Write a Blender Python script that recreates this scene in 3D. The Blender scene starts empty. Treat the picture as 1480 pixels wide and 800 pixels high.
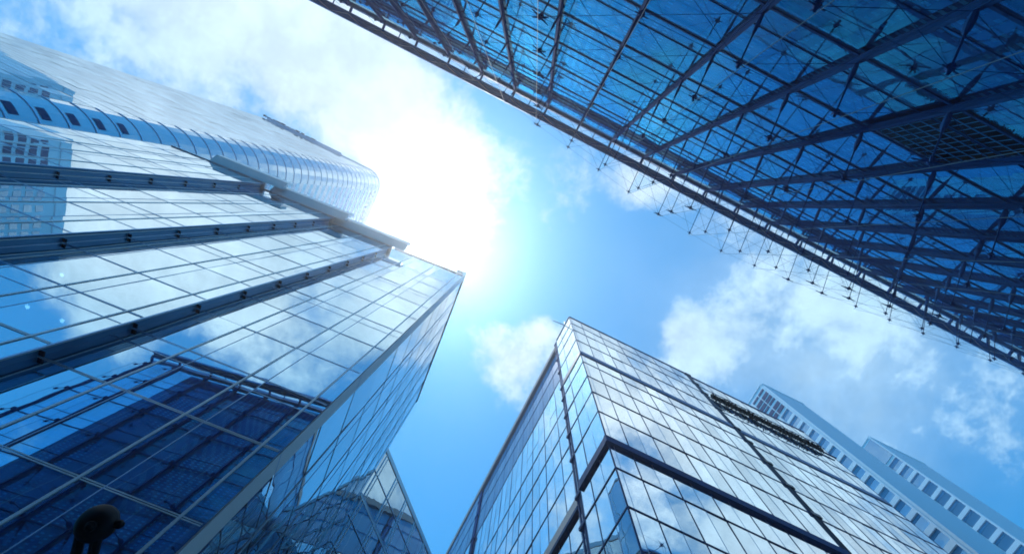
import bpy, math, random
from math import radians, sin, cos, pi
from mathutils import Vector, Matrix

random.seed(11)
S = bpy.context.scene
COL = S.collection
CAMZ = 1.6

# ------------------------------------------------------------------ camera
FPX, PW, PH = 615.756, 1480.0, 800.0
ROWS = [(0.89852615, -0.43570061, 0.05306349),      # image right, in world axes
        (0.43825054, 0.88390067, -0.16326685),      # image down
        (0.02423261, 0.16995464, 0.98515390)]       # view direction
RX, RD, RF = [Vector(r).normalized() for r in ROWS]
cam_d = bpy.data.cameras.new('camera')
cam = bpy.data.objects.new('camera', cam_d)
COL.objects.link(cam)
cam_d.sensor_width = 36.0
cam_d.lens = FPX / PW * 36.0
cam_d.clip_start = 0.1
cam_d.clip_end = 5000
zc = -RF
yc = -RD
xc = yc.cross(zc).normalized()
yc = zc.cross(xc).normalized()
cam.matrix_world = Matrix(((xc.x, yc.x, zc.x, 0), (xc.y, yc.y, zc.y, 0), (xc.z, yc.z, zc.z, CAMZ), (0, 0, 0, 1)))
S.camera = cam
S.render.resolution_x, S.render.resolution_y = 1024, 553


def px(p):
    v = Vector(p) - Vector((0, 0, CAMZ))
    f = v.dot(RF)
    if f < 0.05:
        return None
    return (PW / 2 + FPX * v.dot(RX) / f, PH / 2 + FPX * v.dot(RD) / f)


def seen_area(q):
    """area in the picture of a four-cornered patch, clipped to the frame by sampling"""
    pts = [px(p) for p in q]
    if any(p is None for p in pts):
        return 0.0
    a = 0
    for i in range(len(pts)):
        x0, y0 = pts[i]
        x1, y1 = pts[(i + 1) % len(pts)]
        a += x0 * y1 - x1 * y0
    inside = n = 0
    for i in range(5):
        for j in range(5):
            s, t = (i + .5) / 5, (j + .5) / 5
            P = (Vector(q[0]) * (1 - s) + Vector(q[1]) * s) * (1 - t) + (Vector(q[3]) * (1 - s) + Vector(q[2]) * s) * t
            w = px(P)
            n += 1
            if w and 0 <= w[0] <= PW and 0 <= w[1] <= PH:
                inside += 1
    return abs(a) / 2 * inside / n


# ------------------------------------------------------------------ materials
def new_mat(name):
    m = bpy.data.materials.new(name)
    m.use_nodes = True
    nt = m.node_tree
    nt.nodes.clear()
    return m, nt, nt.nodes, nt.links


def out_node(nt):
    return nt.nodes.new('ShaderNodeOutputMaterial')


def solid(name, col, rough=0.5, metal=0.0, var=0.25, scale=0.6, spec=0.5, stretch=(1, 1, 1)):
    """painted / metal surface with uneven wear"""
    m, nt, N, L = new_mat(name)
    o = out_node(nt)
    b = N.new('ShaderNodeBsdfPrincipled')
    tc = N.new('ShaderNodeTexCoord')
    mp = N.new('ShaderNodeMapping')
    mp.inputs['Scale'].default_value = stretch
    no = N.new('ShaderNodeTexNoise')
    no.inputs['Scale'].default_value = scale
    no.inputs['Detail'].default_value = 6
    L.new(tc.outputs['Object'], mp.inputs['Vector'])
    L.new(mp.outputs['Vector'], no.inputs['Vector'])
    mx = N.new('ShaderNodeMix')
    mx.data_type = 'RGBA'
    mx.inputs['A'].default_value = (*[c * (1 - var) for c in col], 1)
    mx.inputs['B'].default_value = (*[min(1, c * (1 + var)) for c in col], 1)
    L.new(no.outputs['Fac'], mx.inputs['Factor'])
    L.new(mx.outputs['Result'], b.inputs['Base Color'])
    b.inputs['Metallic'].default_value = metal
    mr = N.new('ShaderNodeMapRange')
    mr.inputs['To Min'].default_value = max(0.02, rough - .12)
    mr.inputs['To Max'].default_value = min(1, rough + .12)
    L.new(no.outputs['Fac'], mr.inputs['Value'])
    L.new(mr.outputs['Result'], b.inputs['Roughness'])
    b.inputs['Specular IOR Level'].default_value = spec
    b.inputs['Specular Tint'].default_value = (.45, .75, 1.0, 1)
    L.new(b.outputs['BSDF'], o.inputs['Surface'])
    return m


def glass(name, tint, base, ior, lo, body, see=0.0, see_tint=(.3, .5, .7), wav=0.02, wscale=0.5, rough=0.0, dirt=0.04, vary=.14, graze=.1, pwr=5.0):
    """coated facade glass: tinted mirror over a dark body that is partly see-through.
    lo = reflectance added at normal incidence; the rest follows Fresnel."""
    m, nt, N, L = new_mat(name)
    o = out_node(nt)
    g = N.new('ShaderNodeBsdfGlossy')
    g.inputs['Roughness'].default_value = rough
    d = N.new('ShaderNodeBsdfDiffuse')
    d.inputs['Color'].default_value = (*body, 1)
    # Schlick reflectance, the same from both sides of the pane
    lw = N.new('ShaderNodeLayerWeight')
    lw.inputs['Blend'].default_value = .5
    pw = N.new('ShaderNodeMath')
    pw.operation = 'POWER'
    pw.inputs[1].default_value = pwr
    L.new(lw.outputs['Facing'], pw.inputs[0])
    f0 = ((ior - 1) / (ior + 1)) ** 2
    fr = N.new('ShaderNodeMath')
    fr.operation = 'MULTIPLY_ADD'
    fr.inputs[1].default_value = 1 - f0
    fr.inputs[2].default_value = f0
    L.new(pw.outputs[0], fr.inputs[0])
    mul = N.new('ShaderNodeMath')
    mul.operation = 'MULTIPLY_ADD'
    mul.inputs[1].default_value = 1 - lo
    mul.inputs[2].default_value = lo
    mul.use_clamp = True
    # each pane its own coating batch
    ge = N.new('ShaderNodeNewGeometry')
    oi = N.new('ShaderNodeObjectInfo')
    rs = N.new('ShaderNodeMath')
    L.new(ge.outputs['Random Per Island'], rs.inputs[0])
    L.new(oi.outputs['Random'], rs.inputs[1])
    rf = N.new('ShaderNodeMath')
    rf.operation = 'FRACT'
    L.new(rs.outputs[0], rf.inputs[0])
    rv = N.new('ShaderNodeMapRange')
    rv.inputs['To Min'].default_value = 1 - vary
    rv.inputs['To Max'].default_value = 1.0
    L.new(rf.outputs[0], rv.inputs['Value'])
    fv = N.new('ShaderNodeMath')
    fv.operation = 'MULTIPLY'
    L.new(fr.outputs[0], mul.inputs[0])
    L.new(mul.outputs[0], fv.inputs[0])
    L.new(rv.outputs['Result'], fv.inputs[1])
    tm = N.new('ShaderNodeMix')
    tm.data_type = 'RGBA'
    tm.inputs['A'].default_value = (*tint, 1)
    tm.inputs['B'].default_value = (*[t * graze + 1 - graze for t in tint], 1)
    pt = N.new('ShaderNodeMath')
    pt.operation = 'POWER'
    pt.inputs[1].default_value = 1.15
    L.new(lw.outputs['Facing'], pt.inputs[0])
    L.new(pt.outputs[0], tm.inputs['Factor'])
    L.new(tm.outputs['Result'], g.inputs['Color'])
    # rolled-glass waviness
    tc = N.new('ShaderNodeTexCoord')
    no = N.new('ShaderNodeTexNoise')
    no.inputs['Scale'].default_value = wscale
    no.inputs['Detail'].default_value = 2
    L.new(tc.outputs['Object'], no.inputs['Vector'])
    bp = N.new('ShaderNodeBump')
    bp.inputs['Strength'].default_value = wav
    bp.inputs['Distance'].default_value = 1.0
    L.new(no.outputs['Fac'], bp.inputs['Height'])
    L.new(bp.outputs['Normal'], g.inputs['Normal'])
    under = d.outputs['BSDF']
    if see > 0:
        t = N.new('ShaderNodeBsdfTransparent')
        t.inputs['Color'].default_value = (*see_tint, 1)
        ms = N.new('ShaderNodeMixShader')
        ms.inputs['Fac'].default_value = see
        L.new(d.outputs['BSDF'], ms.inputs[1])
        L.new(t.outputs['BSDF'], ms.inputs[2])
        under = ms.outputs['Shader']
    mx = N.new('ShaderNodeMixShader')
    L.new(fv.outputs[0], mx.inputs['Fac'])
    L.new(under, mx.inputs[1])
    L.new(g.outputs['BSDF'], mx.inputs[2])
    # thin dust film
    dd = N.new('ShaderNodeBsdfDiffuse')
    dd.inputs['Color'].default_value = (.22, .40, .58, 1)
    n2 = N.new('ShaderNodeTexNoise')
    n2.inputs['Scale'].default_value = .9
    n2.inputs['Detail'].default_value = 8
    L.new(tc.outputs['Object'], n2.inputs['Vector'])
    mr = N.new('ShaderNodeMapRange')
    mr.inputs['From Min'].default_value = .35
    mr.inputs['From Max'].default_value = .8
    mr.inputs['To Max'].default_value = dirt * 2
    L.new(n2.outputs['Fac'], mr.inputs['Value'])
    m2 = N.new('ShaderNodeMixShader')
    L.new(mr.outputs['Result'], m2.inputs['Fac'])
    L.new(mx.outputs['Shader'], m2.inputs[1])
    L.new(dd.outputs['BSDF'], m2.inputs[2])
    L.new(m2.outputs['Shader'], o.inputs['Surface'])
    return m


M = {}
M['L_glass'] = glass('mirror_glass', (.42, .83, 1.0), None, 1.9, .76, (.004, .010, .022), see=.8, see_tint=(.22, .42, .62), wav=.004, wscale=.35, dirt=.02)
M['L_side'] = glass('side_mirror_glass', (.48, .84, 1.0), None, 1.8, .66, (.004, .012, .028), wav=.008, wscale=.3, dirt=.02)
M['R_glass'] = glass('pale_mirror_glass', (.88, .98, 1.0), None, 1.8, .88, (.010, .06, .14), wav=.006, wscale=.35, dirt=.03, vary=.22)
M['R_side'] = glass('blue_mirror_glass', (.52, .87, 1.0), None, 1.7, .80, (.010, .035, .075), wav=.012, wscale=.35, dirt=.03)
M['F_glass'] = glass('grey_mirror_glass', (.62, .88, 1.0), None, 1.7, .6, (.02, .04, .06), wav=.02, wscale=.3, dirt=.05)
M['LT_glass'] = glass('tower_glass', (.72, .90, 1.0), None, 1.9, .82, (.03, .12, .24), wav=.004, wscale=.2, dirt=.03, graze=.5)
M['LT_barrel'] = glass('barrel_glass', (.66, .90, 1.0), None, 1.6, .5, (.28, .48, .62), wav=.01, wscale=.4, dirt=.05)
M['T_win'] = glass('far_window_glass', (.6, .86, 1.0), None, 1.6, .4, (.08, .24, .42), wav=.01, wscale=.4, dirt=.05)
M['U_glass'] = glass('atrium_glass', (.02, .56, 1.0), None, 1.55, .0, (.006, .03, .07), see=.96, see_tint=(.55, .85, 1.0), wav=.004, wscale=.5, dirt=.01, graze=.95, pwr=2.2)
M['fin_glass'] = glass('fin_glass', (.75, .9, 1.0), None, 1.25, .01, (.10, .30, .50), see=.97, see_tint=(.96, .99, 1.0), wav=.0, dirt=.004)
M['light_metal'] = solid('light_anodised_metal', (.62, .86, 1.0), .35, .3, .10, .8)
M['mid_metal'] = solid('mid_anodised_metal', (.34, .58, .80), .4, .6, .15, .8)
M['corner_metal'] = solid('corner_trim_metal', (.74, .90, .99), .45, 0, .08, .5)
M['dark_metal'] = solid('dark_painted_steel', (.012, .032, .062), .45, .2, .3, 1.2)
M['black_metal'] = solid('black_painted_steel', (.002, .005, .010), .5, 0, .3, 2.0, spec=.12)
M['U_steel'] = solid('blue_black_steel', (.002, .09, .32), .75, 0, .3, 1.0, spec=.03)
M['U_steel_pale'] = solid('grey_blue_steel', (.05, .28, .58), .6, 0, .25, .8, spec=.12)  # paler, greyer blue than the mullion steel
M['U_beam'] = solid('blue_beam_paint', (.02, .27, .66), .6, 0, .25, .8, spec=.12)
M['return'] = solid('blue_return_panel', (.09, .34, .62), .35, .2, .35, .5)
M['edge'] = solid('polished_glass_edge', (.10, .30, .50), .6, .0, .15, 1.0, spec=.1)
M['lacing'] = solid('pale_lacing_steel', (.45, .75, .95), .6, .0, .15, 1.0, spec=.1)
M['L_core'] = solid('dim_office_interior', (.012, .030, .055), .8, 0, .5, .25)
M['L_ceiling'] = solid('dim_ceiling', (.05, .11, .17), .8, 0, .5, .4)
M['visor'] = solid('grey_cornice_panel', (.50, .66, .76), .6, 0, .18, .25)
M['visor_front'] = solid('white_cornice_edge', (.75, .80, .84), .5, 0, .08, .3)
M['R_band'] = solid('navy_fascia', (.012, .13, .36), .65, 0, .3, .7, spec=.08)
M['R_fascia'] = solid('mid_blue_fascia', (.06, .22, .42), .5, 0, .2, .7, spec=.2)
M['R_panel'] = solid('blue_spandrel', (.05, .33, .62), .4, 0, .18, .15, spec=.3)
M['R_core'] = solid('roof_membrane', (.2, .24, .27), .8, 0, .2, .5)
M['stone'] = solid('pale_stone_cladding', (.40, .52, .62), .7, 0, .10, .12)
M['stone_white'] = solid('white_stone_cladding', (.66, .84, .97), .7, 0, .08, .12)
M['louvre'] = solid('dark_louvre', (.008, .06, .17), .7, 0, .2, .3, spec=.08)
M['blind'] = solid('roller_blind', (.14, .36, .58), .8, 0, .25, .4)
M['soil'] = solid('dark_leaves', (.001, .005, .012), .8, 0, .5, 3.0, spec=.05)


def mat_lined(name, c0, c1, period, axis, duty, rough=.6):
    """cladding with fine horizontal dark joints (a pattern of the panels themselves)"""
    m, nt, N, L = new_mat(name)
    o = out_node(nt)
    b = N.new('ShaderNodeBsdfPrincipled')
    b.inputs['Roughness'].default_value = rough
    tc = N.new('ShaderNodeTexCoord')
    sp = N.new('ShaderNodeSeparateXYZ')
    L.new(tc.outputs['Object'], sp.inputs['Vector'])
    a = N.new('ShaderNodeMath')
    a.operation = 'DIVIDE'
    a.inputs[1].default_value = period
    L.new(sp.outputs[axis], a.inputs[0])
    f = N.new('ShaderNodeMath')
    f.operation = 'FRACT'
    L.new(a.outputs[0], f.inputs[0])
    g = N.new('ShaderNodeMath')
    g.operation = 'LESS_THAN'
    g.inputs[1].default_value = duty
    L.new(f.outputs[0], g.inputs[0])
    mx = N.new('ShaderNodeMix')
    mx.data_type = 'RGBA'
    mx.inputs['A'].default_value = (*c0, 1)
    mx.inputs['B'].default_value = (*c1, 1)
    L.new(g.outputs[0], mx.inputs['Factor'])
    L.new(mx.outputs['Result'], b.inputs['Base Color'])
    L.new(b.outputs['BSDF'], o.inputs['Surface'])
    return m


M['lined'] = mat_lined('ribbed_stone_cladding', (.50, .68, .84), (.17, .33, .50), .9, 'Z', .28)


def mat_screen():
    """perforated blind behind the atrium glass: blue cloth, slots painted pale as light showing through"""
    m, nt, N, L = new_mat('perforated_screen')
    o = out_node(nt)
    b = N.new('ShaderNodeBsdfPrincipled')
    b.inputs['Roughness'].default_value = .55
    tc = N.new('ShaderNodeTexCoord')
    sp = N.new('ShaderNodeSeparateXYZ')
    L.new(tc.outputs['Object'], sp.inputs['Vector'])

    def per(sock, p, duty):
        a = N.new('ShaderNodeMath'); a.operation = 'DIVIDE'; a.inputs[1].default_value = p
        L.new(sock, a.inputs[0])
        f = N.new('ShaderNodeMath'); f.operation = 'FRACT'
        L.new(a.outputs[0], f.inputs[0])
        g = N.new('ShaderNodeMath'); g.operation = 'LESS_THAN'; g.inputs[1].default_value = duty
        L.new(f.outputs[0], g.inputs[0])
        return g.outputs[0]
    gx = per(sp.outputs['X'], .62, .42)
    gz = per(sp.outputs['Z'], .34, .42)
    mm = N.new('ShaderNodeMath'); mm.operation = 'MULTIPLY'
    L.new(gx, mm.inputs[0]); L.new(gz, mm.inputs[1])
    no = N.new('ShaderNodeTexNoise')
    no.inputs['Scale'].default_value = .16
    no.inputs['Detail'].default_value = 3
    L.new(tc.outputs['Object'], no.inputs['Vector'])
    mr = N.new('ShaderNodeMapRange')
    mr.inputs['From Min'].default_value = .42
    mr.inputs['From Max'].default_value = .56
    L.new(no.outputs['Fac'], mr.inputs['Value'])
    m3 = N.new('ShaderNodeMath'); m3.operation = 'MULTIPLY'
    L.new(mm.outputs[0], m3.inputs[0]); L.new(mr.outputs['Result'], m3.inputs[1])
    n2 = N.new('ShaderNodeTexNoise')
    n2.inputs['Scale'].default_value = .25
    n2.inputs['Detail'].default_value = 5
    L.new(tc.outputs['Object'], n2.inputs['Vector'])
    cr = N.new('ShaderNodeMix'); cr.data_type = 'RGBA'
    cr.inputs['A'].default_value = (.001, .05, .18, 1)
    cr.inputs['B'].default_value = (.003, .13, .38, 1)
    L.new(n2.outputs['Fac'], cr.inputs['Factor'])
    mx = N.new('ShaderNodeMix'); mx.data_type = 'RGBA'
    L.new(m3.outputs[0], mx.inputs['Factor'])
    L.new(cr.outputs['Result'], mx.inputs['A'])
    mx.inputs['B'].default_value = (.10, .48, .80, 1)  # slots: interior light painted as a pale colour
    L.new(mx.outputs['Result'], b.inputs['Base Color'])
    L.new(b.outputs['BSDF'], o.inputs['Surface'])
    return m


M['screen'] = mat_screen()
M['U_slab'] = solid('blue_soffit', (.006, .07, .22), .7, 0, .35, .5)


def mat_emit(name, col, st):
    m, nt, N, L = new_mat(name)
    o = out_node(nt)
    e = N.new('ShaderNodeEmission')
    e.inputs['Color'].default_value = (*col, 1)
    e.inputs['Strength'].default_value = st
    L.new(e.outputs[0], o.inputs['Surface'])
    return m


M['lamp'] = mat_emit('lit_ceiling_lamp', (.75, 1.0, 1.0), 4.0)
M['asphalt'] = solid('asphalt', (.05, .052, .055), .9, 0, .3, 4)
M['paving'] = solid('blue_bounce_paving', (.10, .20, .32), .8, 0, .2, 1.5)  # unseen ground, coloured blue to bounce light onto undersides
M['paint'] = solid('white_road_paint', (.75, .76, .76), .7, 0, .1, 3)


# ------------------------------------------------------------------ mesh helper
Z = Vector((0, 0, 1))


class MB:
    def __init__(self):
        self.v, self.f = [], []

    def add(self, vs, fs):
        b = len(self.v)
        self.v += [Vector(p) for p in vs]
        self.f += [tuple(b + i for i in f) for f in fs]
        return self

    def quad(self, a, b, c, d):
        return self.add([a, b, c, d], [(0, 1, 2, 3)])

    def box(self, fr, u, o, z):
        """fr = Frame; u, o, z = (min, max) along, outward, up (z measured from the camera height)"""
        vs = [fr.p(uu, oo, zz) for zz in z for oo in o for uu in u]
        return self.add(vs, [(0, 2, 3, 1), (4, 5, 7, 6), (0, 1, 5, 4), (2, 6, 7, 3), (0, 4, 6, 2), (1, 3, 7, 5)])

    def tube(self, a, b, r0, r1=None, n=6, cap=True):
        a, b = Vector(a), Vector(b)
        r1 = r0 if r1 is None else r1
        d = (b - a).normalized()
        s = d.cross(Z if abs(d.z) < .9 else Vector((1, 0, 0))).normalized()
        t = d.cross(s)
        vs = []
        for P, r in ((a, r0), (b, r1)):
            for i in range(n):
                w = 2 * pi * i / n
                vs.append(P + s * (r * cos(w)) + t * (r * sin(w)))
        fs = [(i, (i + 1) % n, n + (i + 1) % n, n + i) for i in range(n)]
        if cap:
            fs += [tuple(range(n - 1, -1, -1)), tuple(range(n, 2 * n))]
        return self.add(vs, fs)

    def lathe(self, a, ax, prof, n=20):
        """revolve (distance along, radius) pairs about the axis ax through a"""
        a, ax = Vector(a), Vector(ax).normalized()
        s = ax.cross(Z if abs(ax.z) < .9 else Vector((1, 0, 0))).normalized()
        t = ax.cross(s)
        vs, fs = [], []
        for h, r in prof:
            for i in range(n):
                w = 2 * pi * i / n
                vs.append(a + ax * h + s * (r * cos(w)) + t * (r * sin(w)))
        for k in range(len(prof) - 1):
            for i in range(n):
                j = (i + 1) % n
                fs.append((k * n + i, k * n + j, (k + 1) * n + j, (k + 1) * n + i))
        fs.append(tuple(range(n - 1, -1, -1)))
        fs.append(tuple((len(prof) - 1) * n + i for i in range(n)))
        return self.add(vs, fs)

    def build(self, name, mat, parent=None, label=None, kind=None, smooth=False):
        me = bpy.data.meshes.new(name)
        off = parent.matrix_world.translation if parent is not None else Vector((0, 0, 0))
        base = off
        if parent is None and self.v:
            c = sum(self.v, Vector()) / len(self.v)
            base = Vector((c.x, c.y, min(p.z for p in self.v)))
        me.from_pydata([tuple(p - base) for p in self.v], [], self.f)
        me.update()
        me.materials.append(M[mat] if isinstance(mat, str) else mat)
        if smooth:
            for p in me.polygons:
                p.use_smooth = True
        o = bpy.data.objects.new(name, me)
        COL.objects.link(o)
        if parent is not None:
            o.parent = parent
        else:
            o.location = base
        o.matrix_world = Matrix.Translation(base)
        if label:
            o['label'] = label
        if kind:
            o['kind'] = kind
        return o


class Frame:
    """a facade's own axes: u along it, o outward, z up from camera height"""

    def __init__(self, org, heading, flip=1):
        self.org = Vector(org)
        self.u = Vector((cos(heading), sin(heading), 0))
        self.o = Vector((-sin(heading), cos(heading), 0)) * flip

    def p(self, u, o, z):
        return self.org + self.u * u + self.o * o + Vector((0, 0, z + CAMZ))


def thing(name, label, cat, loc, group=None):
    o = bpy.data.objects.new(name, None)
    COL.objects.link(o)
    o.location = loc
    o.matrix_world = Matrix.Translation(Vector(loc))
    o['label'] = label
    o['category'] = cat
    if group:
        o['group'] = group
    return o


def tag(o, label, cat, group=None):
    o['label'] = label
    o['category'] = cat
    if group:
        o['group'] = group
    return o


def many(items, name, root, limit=100):
    """items: (MB, material, area).  The largest in the picture become parts, the rest one stuff part per material"""
    items = sorted(items, key=lambda t: -t[2])
    for mb, mat, a in items[:limit]:
        mb.build(name, mat, root)
    rest = {}
    for mb, mat, a in items[limit:]:
        rest.setdefault(mat, MB()).add(mb.v, mb.f)
    for mat, mb in rest.items():
        mb.build(name, mat, root, kind='stuff')


def panels(fr, us, zs, mat, store, tilt=.12, gap=.02, skip=None, o=0.0):
    """one pane per cell, each set a hair out of true as real glazing is"""
    for i in range(len(us) - 1):
        for j in range(len(zs) - 1):
            u0, u1 = us[i], us[i + 1]
            z0, z1 = zs[j], zs[j + 1]
            if skip and skip((u0 + u1) / 2, (z0 + z1) / 2):
                continue
            w, h = abs(u1 - u0), z1 - z0
            tu = radians(random.gauss(0, tilt)) * w / 2
            tz = radians(random.gauss(0, tilt)) * h / 2
            q = [fr.p(u0, o - tu - tz, z0), fr.p(u1, o + tu - tz, z0), fr.p(u1, o + tu + tz, z1), fr.p(u0, o - tu + tz, z1)]
            mm = mat((u0 + u1) / 2, (z0 + z1) / 2) if callable(mat) else mat
            if (q[1] - q[0]).cross(q[3] - q[0]).dot(fr.o) < 0:
                q = q[::-1]
            store.append((MB().quad(*q), mm, seen_area(q)))


# ================================================================== SETTING
def structure(name, mb, mat):
    o = mb.build(name, mat)
    o['kind'] = 'structure'
    return o


g = MB().quad((-420, -420, -.02), (420, -420, -.02), (420, 420, -.02), (-420, 420, -.02))
structure('ground', g, 'paving')
W0 = Frame((0, 0, -CAMZ), 0)
structure('road', MB().quad((-400, -3.2, -.014), (400, -3.2, -.014), (400, 4.2, -.014), (-400, 4.2, -.014)), 'asphalt')
kb = MB()
kb.box(W0, (-400, 400), (-3.45, -3.2), (-.02, .11))
kb.box(W0, (-400, 400), (4.2, 4.45), (-.02, .11))
structure('kerb', kb, 'paving')
mk = MB()
for i in range(-30, 30):
    mk.quad((i * 6., .44, -.008), (i * 6. + 3, .44, -.008), (i * 6. + 3, .56, -.008), (i * 6., .56, -.008))
structure('road_marking', mk, 'paint')

# ================================================================== LEFT GLASS BUILDING
B = 12.0
thL = -.0727
fl = [-.133]
z = .876 - 3 * .3155
while z < 4.30:
    fl.append(round(z, 4))
    z += .3155
LF = sorted(f for f in fl if f > -.12)
LFd = [LF[i] - .087 for i in range(len(LF)) if i % 3 == (LF.index(min(LF, key=lambda a: abs(a - 1.5))) % 3)]
TOPZ = {1: 4.62, 2: 4.37, 3: 4.37, 4: 4.37}
L_root = thing('office_building', 'mirrored glass office building with stepped bays and grey cornice boards, filling the lower left', 'building',
               tuple(Frame((0, 0, 0), thL).p(-.455 * B, 1.0 * B, -CAMZ)))
bays = [
    (1.000, [-.455, -.515, -.71, -.775, -.97, -1.035, -1.268]),
    (.9425, [-1.23, -1.298, -1.49, -1.562, -1.76, -1.826, -1.925]),
    (.882, [-1.895, -2.03, -2.09, -2.275, -2.337, -2.53, -2.60, -2.71]),
    (.820, [-2.68, -2.83, -3.02, -3.09, -3.26, -3.32, -3.52, -3.72]),
]
panes, mulls = [], []
for k, (d, us) in enumerate(bays, 1):
    fr = Frame(Frame((0, 0, 0), thL).u * 0, thL, -1)
    fr.org = fr.o * (-d * B)
    top = TOPZ[k] * B
    U_ = [u * B for u in us]
    zs = [-1.55] + [f * B for f in LF if f < TOPZ[k] - .1] + [top]
    panels(fr, U_, zs, 'L_glass', panes, tilt=.17)
    # verticals: bright caps on the main ones, thin ones between
    for i, u in enumerate(U_):
        main = i in (1, 3, 5) if k < 3 else i in (1, 3, 5)
        if i == 0 and k == 1:
            continue
        w, dp = (.045, .035) if i % 2 == 1 else (.018, .016)
        if i in (0, len(U_) - 1):
            w, dp = .04, .03
        uu = u + (w if i == 0 else (-w if i == len(U_) - 1 else 0))
        mb = MB().box(fr, (uu - w, uu + w), (.004, dp), (-1.5, top - .05))
        q = [fr.p(uu - w, dp, -1.5), fr.p(uu + w, dp, -1.5), fr.p(uu + w, dp, top), fr.p(uu - w, dp, top)]
        mulls.append((mb, 'light_metal' if i % 2 == 1 else 'mid_metal', seen_area(q)))
    # transoms: twin rails at each floor
    for f in LF + LFd:
        if f > TOPZ[k] - .1:
            continue
        mb = MB()
        zz = f * B
        dbl = f in LF
        e = .012
        if dbl:
            mb.box(fr, (U_[-1] + .07, U_[0] - .07), (.004, .012), (zz - .058, zz - .018))
            mb.box(fr, (U_[-1] + .07, U_[0] - .07), (.004, .012), (zz + .018, zz + .058))
        else:
            mb.box(fr, (U_[-1] + .07, U_[0] - .07), (.004, .010), (zz - .026, zz + .026))
        mb.build('transom', 'mid_metal' if f > 1.3 or not dbl else 'light_metal', L_root)
    # parapet cap
    MB().box(fr, (U_[-1], U_[0]), (-1.2, .12), (top + .003, top + .35)).build('parapet', 'visor_front', L_root)
    # floors and the dim room behind the glass
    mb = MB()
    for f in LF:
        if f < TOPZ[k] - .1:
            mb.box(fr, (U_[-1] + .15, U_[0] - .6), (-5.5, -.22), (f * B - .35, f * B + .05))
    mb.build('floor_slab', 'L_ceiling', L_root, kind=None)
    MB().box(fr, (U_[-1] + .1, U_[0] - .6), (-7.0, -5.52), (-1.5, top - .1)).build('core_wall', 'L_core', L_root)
    # the return wall where a bay steps forward: dark, with rails and brackets
    if k > 1:
        dprev = bays[k - 2][0]
        dep = (dprev - d) * B
        mb = MB().box(fr, (U_[0] - .52, U_[0] - .40), (-dep - .02, -.04), (-1.5, top - .02))
        mb.build('return_wall', 'return', L_root)
        rl = MB()
        rl.box(fr, (U_[0] - .36, U_[0] - .31), (-.34, -.28), (-1.5, top))
        rl.build('return_rail', 'light_metal', L_root)
        for f in LF:
            if f < TOPZ[k] - .1:
                br = MB()
                br.box(fr, (U_[0] - .398, U_[0] - .20), (-dep + .06, -dep + .26), (f * B - .02, f * B + .03))
                br.build('return_bracket', 'dark_metal', L_root)
                br = MB()
                br.box(fr, (U_[0] - .398, U_[0] - .362), (-.33, -.29), (f * B - .03, f * B + .03))
                br.build('rail_bracket', 'light_metal', L_root)
    # cornice boards over the bays
    if k > 1:
        uL = {2: -1.95, 3: -2.62, 4: -3.30}[k] * B
        uR = {2: -1.10, 3: -1.79, 4: -2.50}[k] * B
        of = .075 * B
        mb = MB()
        P = [fr.p(u, o_, z_) for u in (uL, uR) for (o_, z_) in ((.14, top + .02), (of, top + .9), (.14, top + .95))]
        mb.add(P, [(0, 1, 2), (3, 5, 4), (0, 3, 4, 1), (1, 4, 5, 2), (0, 2, 5, 3)])
        mb.build('cornice_board', 'visor', L_root)
        MB().box(fr, (uL, uR), (of - .25, of + .06), (top + .905, top + 2.3)).build('cornice_edge', 'visor_front', L_root)

# side face along the gap
frS = Frame((0, 0, 0), thL + pi / 2, -1)
frS.org = frS.o * (-.455 * B)
vs = [1.085, 1.33, 1.40, 1.60, 1.67, 1.86, 1.93, 2.12, 2.19, 2.38, 2.45, 2.64, 2.72]
topS = 4.82 * B
side = []
panels(frS, [v * B for v in vs], [-1.55] + [f * B * 1.0 for f in LF] + [topS], 'L_side', side, tilt=.16)
panes += side
for i, v in enumerate(vs):
    w, dp = (.045, .035) if i % 2 == 1 else (.018, .016)
    uu = v * B + (w if i == 0 else (-w if i == len(vs) - 1 else 0))
    mb = MB().box(frS, (uu - w, uu + w), (.004, dp), (-1.5, topS - .05))
    q = [frS.p(uu - w, dp, -1.5), frS.p(uu + w, dp, -1.5), frS.p(uu + w, dp, topS), frS.p(uu - w, dp, topS)]
    mulls.append((mb, 'light_metal' if i % 2 == 1 else 'mid_metal', seen_area(q)))
for f in LF:
    MB().box(frS, (1.095 * B, 2.715 * B), (.004, .012), (f * B - .035, f * B + .035)).build('transom', 'dark_metal', L_root)
MB().box(frS, (1.003 * B, 1.083 * B), (-.30, .05), (-1.5, topS)).build('corner_strip', 'corner_metal', L_root)
MB().box(frS, (1.0 * B, 2.72 * B), (-1.2, .1), (topS + .004, topS + .4)).build('parapet', 'visor_front', L_root)
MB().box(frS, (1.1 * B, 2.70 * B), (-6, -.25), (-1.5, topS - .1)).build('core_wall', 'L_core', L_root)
jn = MB()
for f in LF[::2]:
    jn.box(frS, (1.006 * B, 1.080 * B), (.052, .058), (f * B - .02, f * B + .02))
jn.build('corner_joint', 'mid_metal', L_root)
many(panes, 'glass_panel', L_root)
many(mulls, 'mullion', L_root)
# back and roof closing the block
frL = Frame((0, 0, 0), thL, -1)
MB().box(frL, (-3.72 * B, -.52 * B), (-2.7 * B, -1.65 * B), (-1.55, 4.3 * B)).build('rear_wall', 'L_core', L_root)
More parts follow.
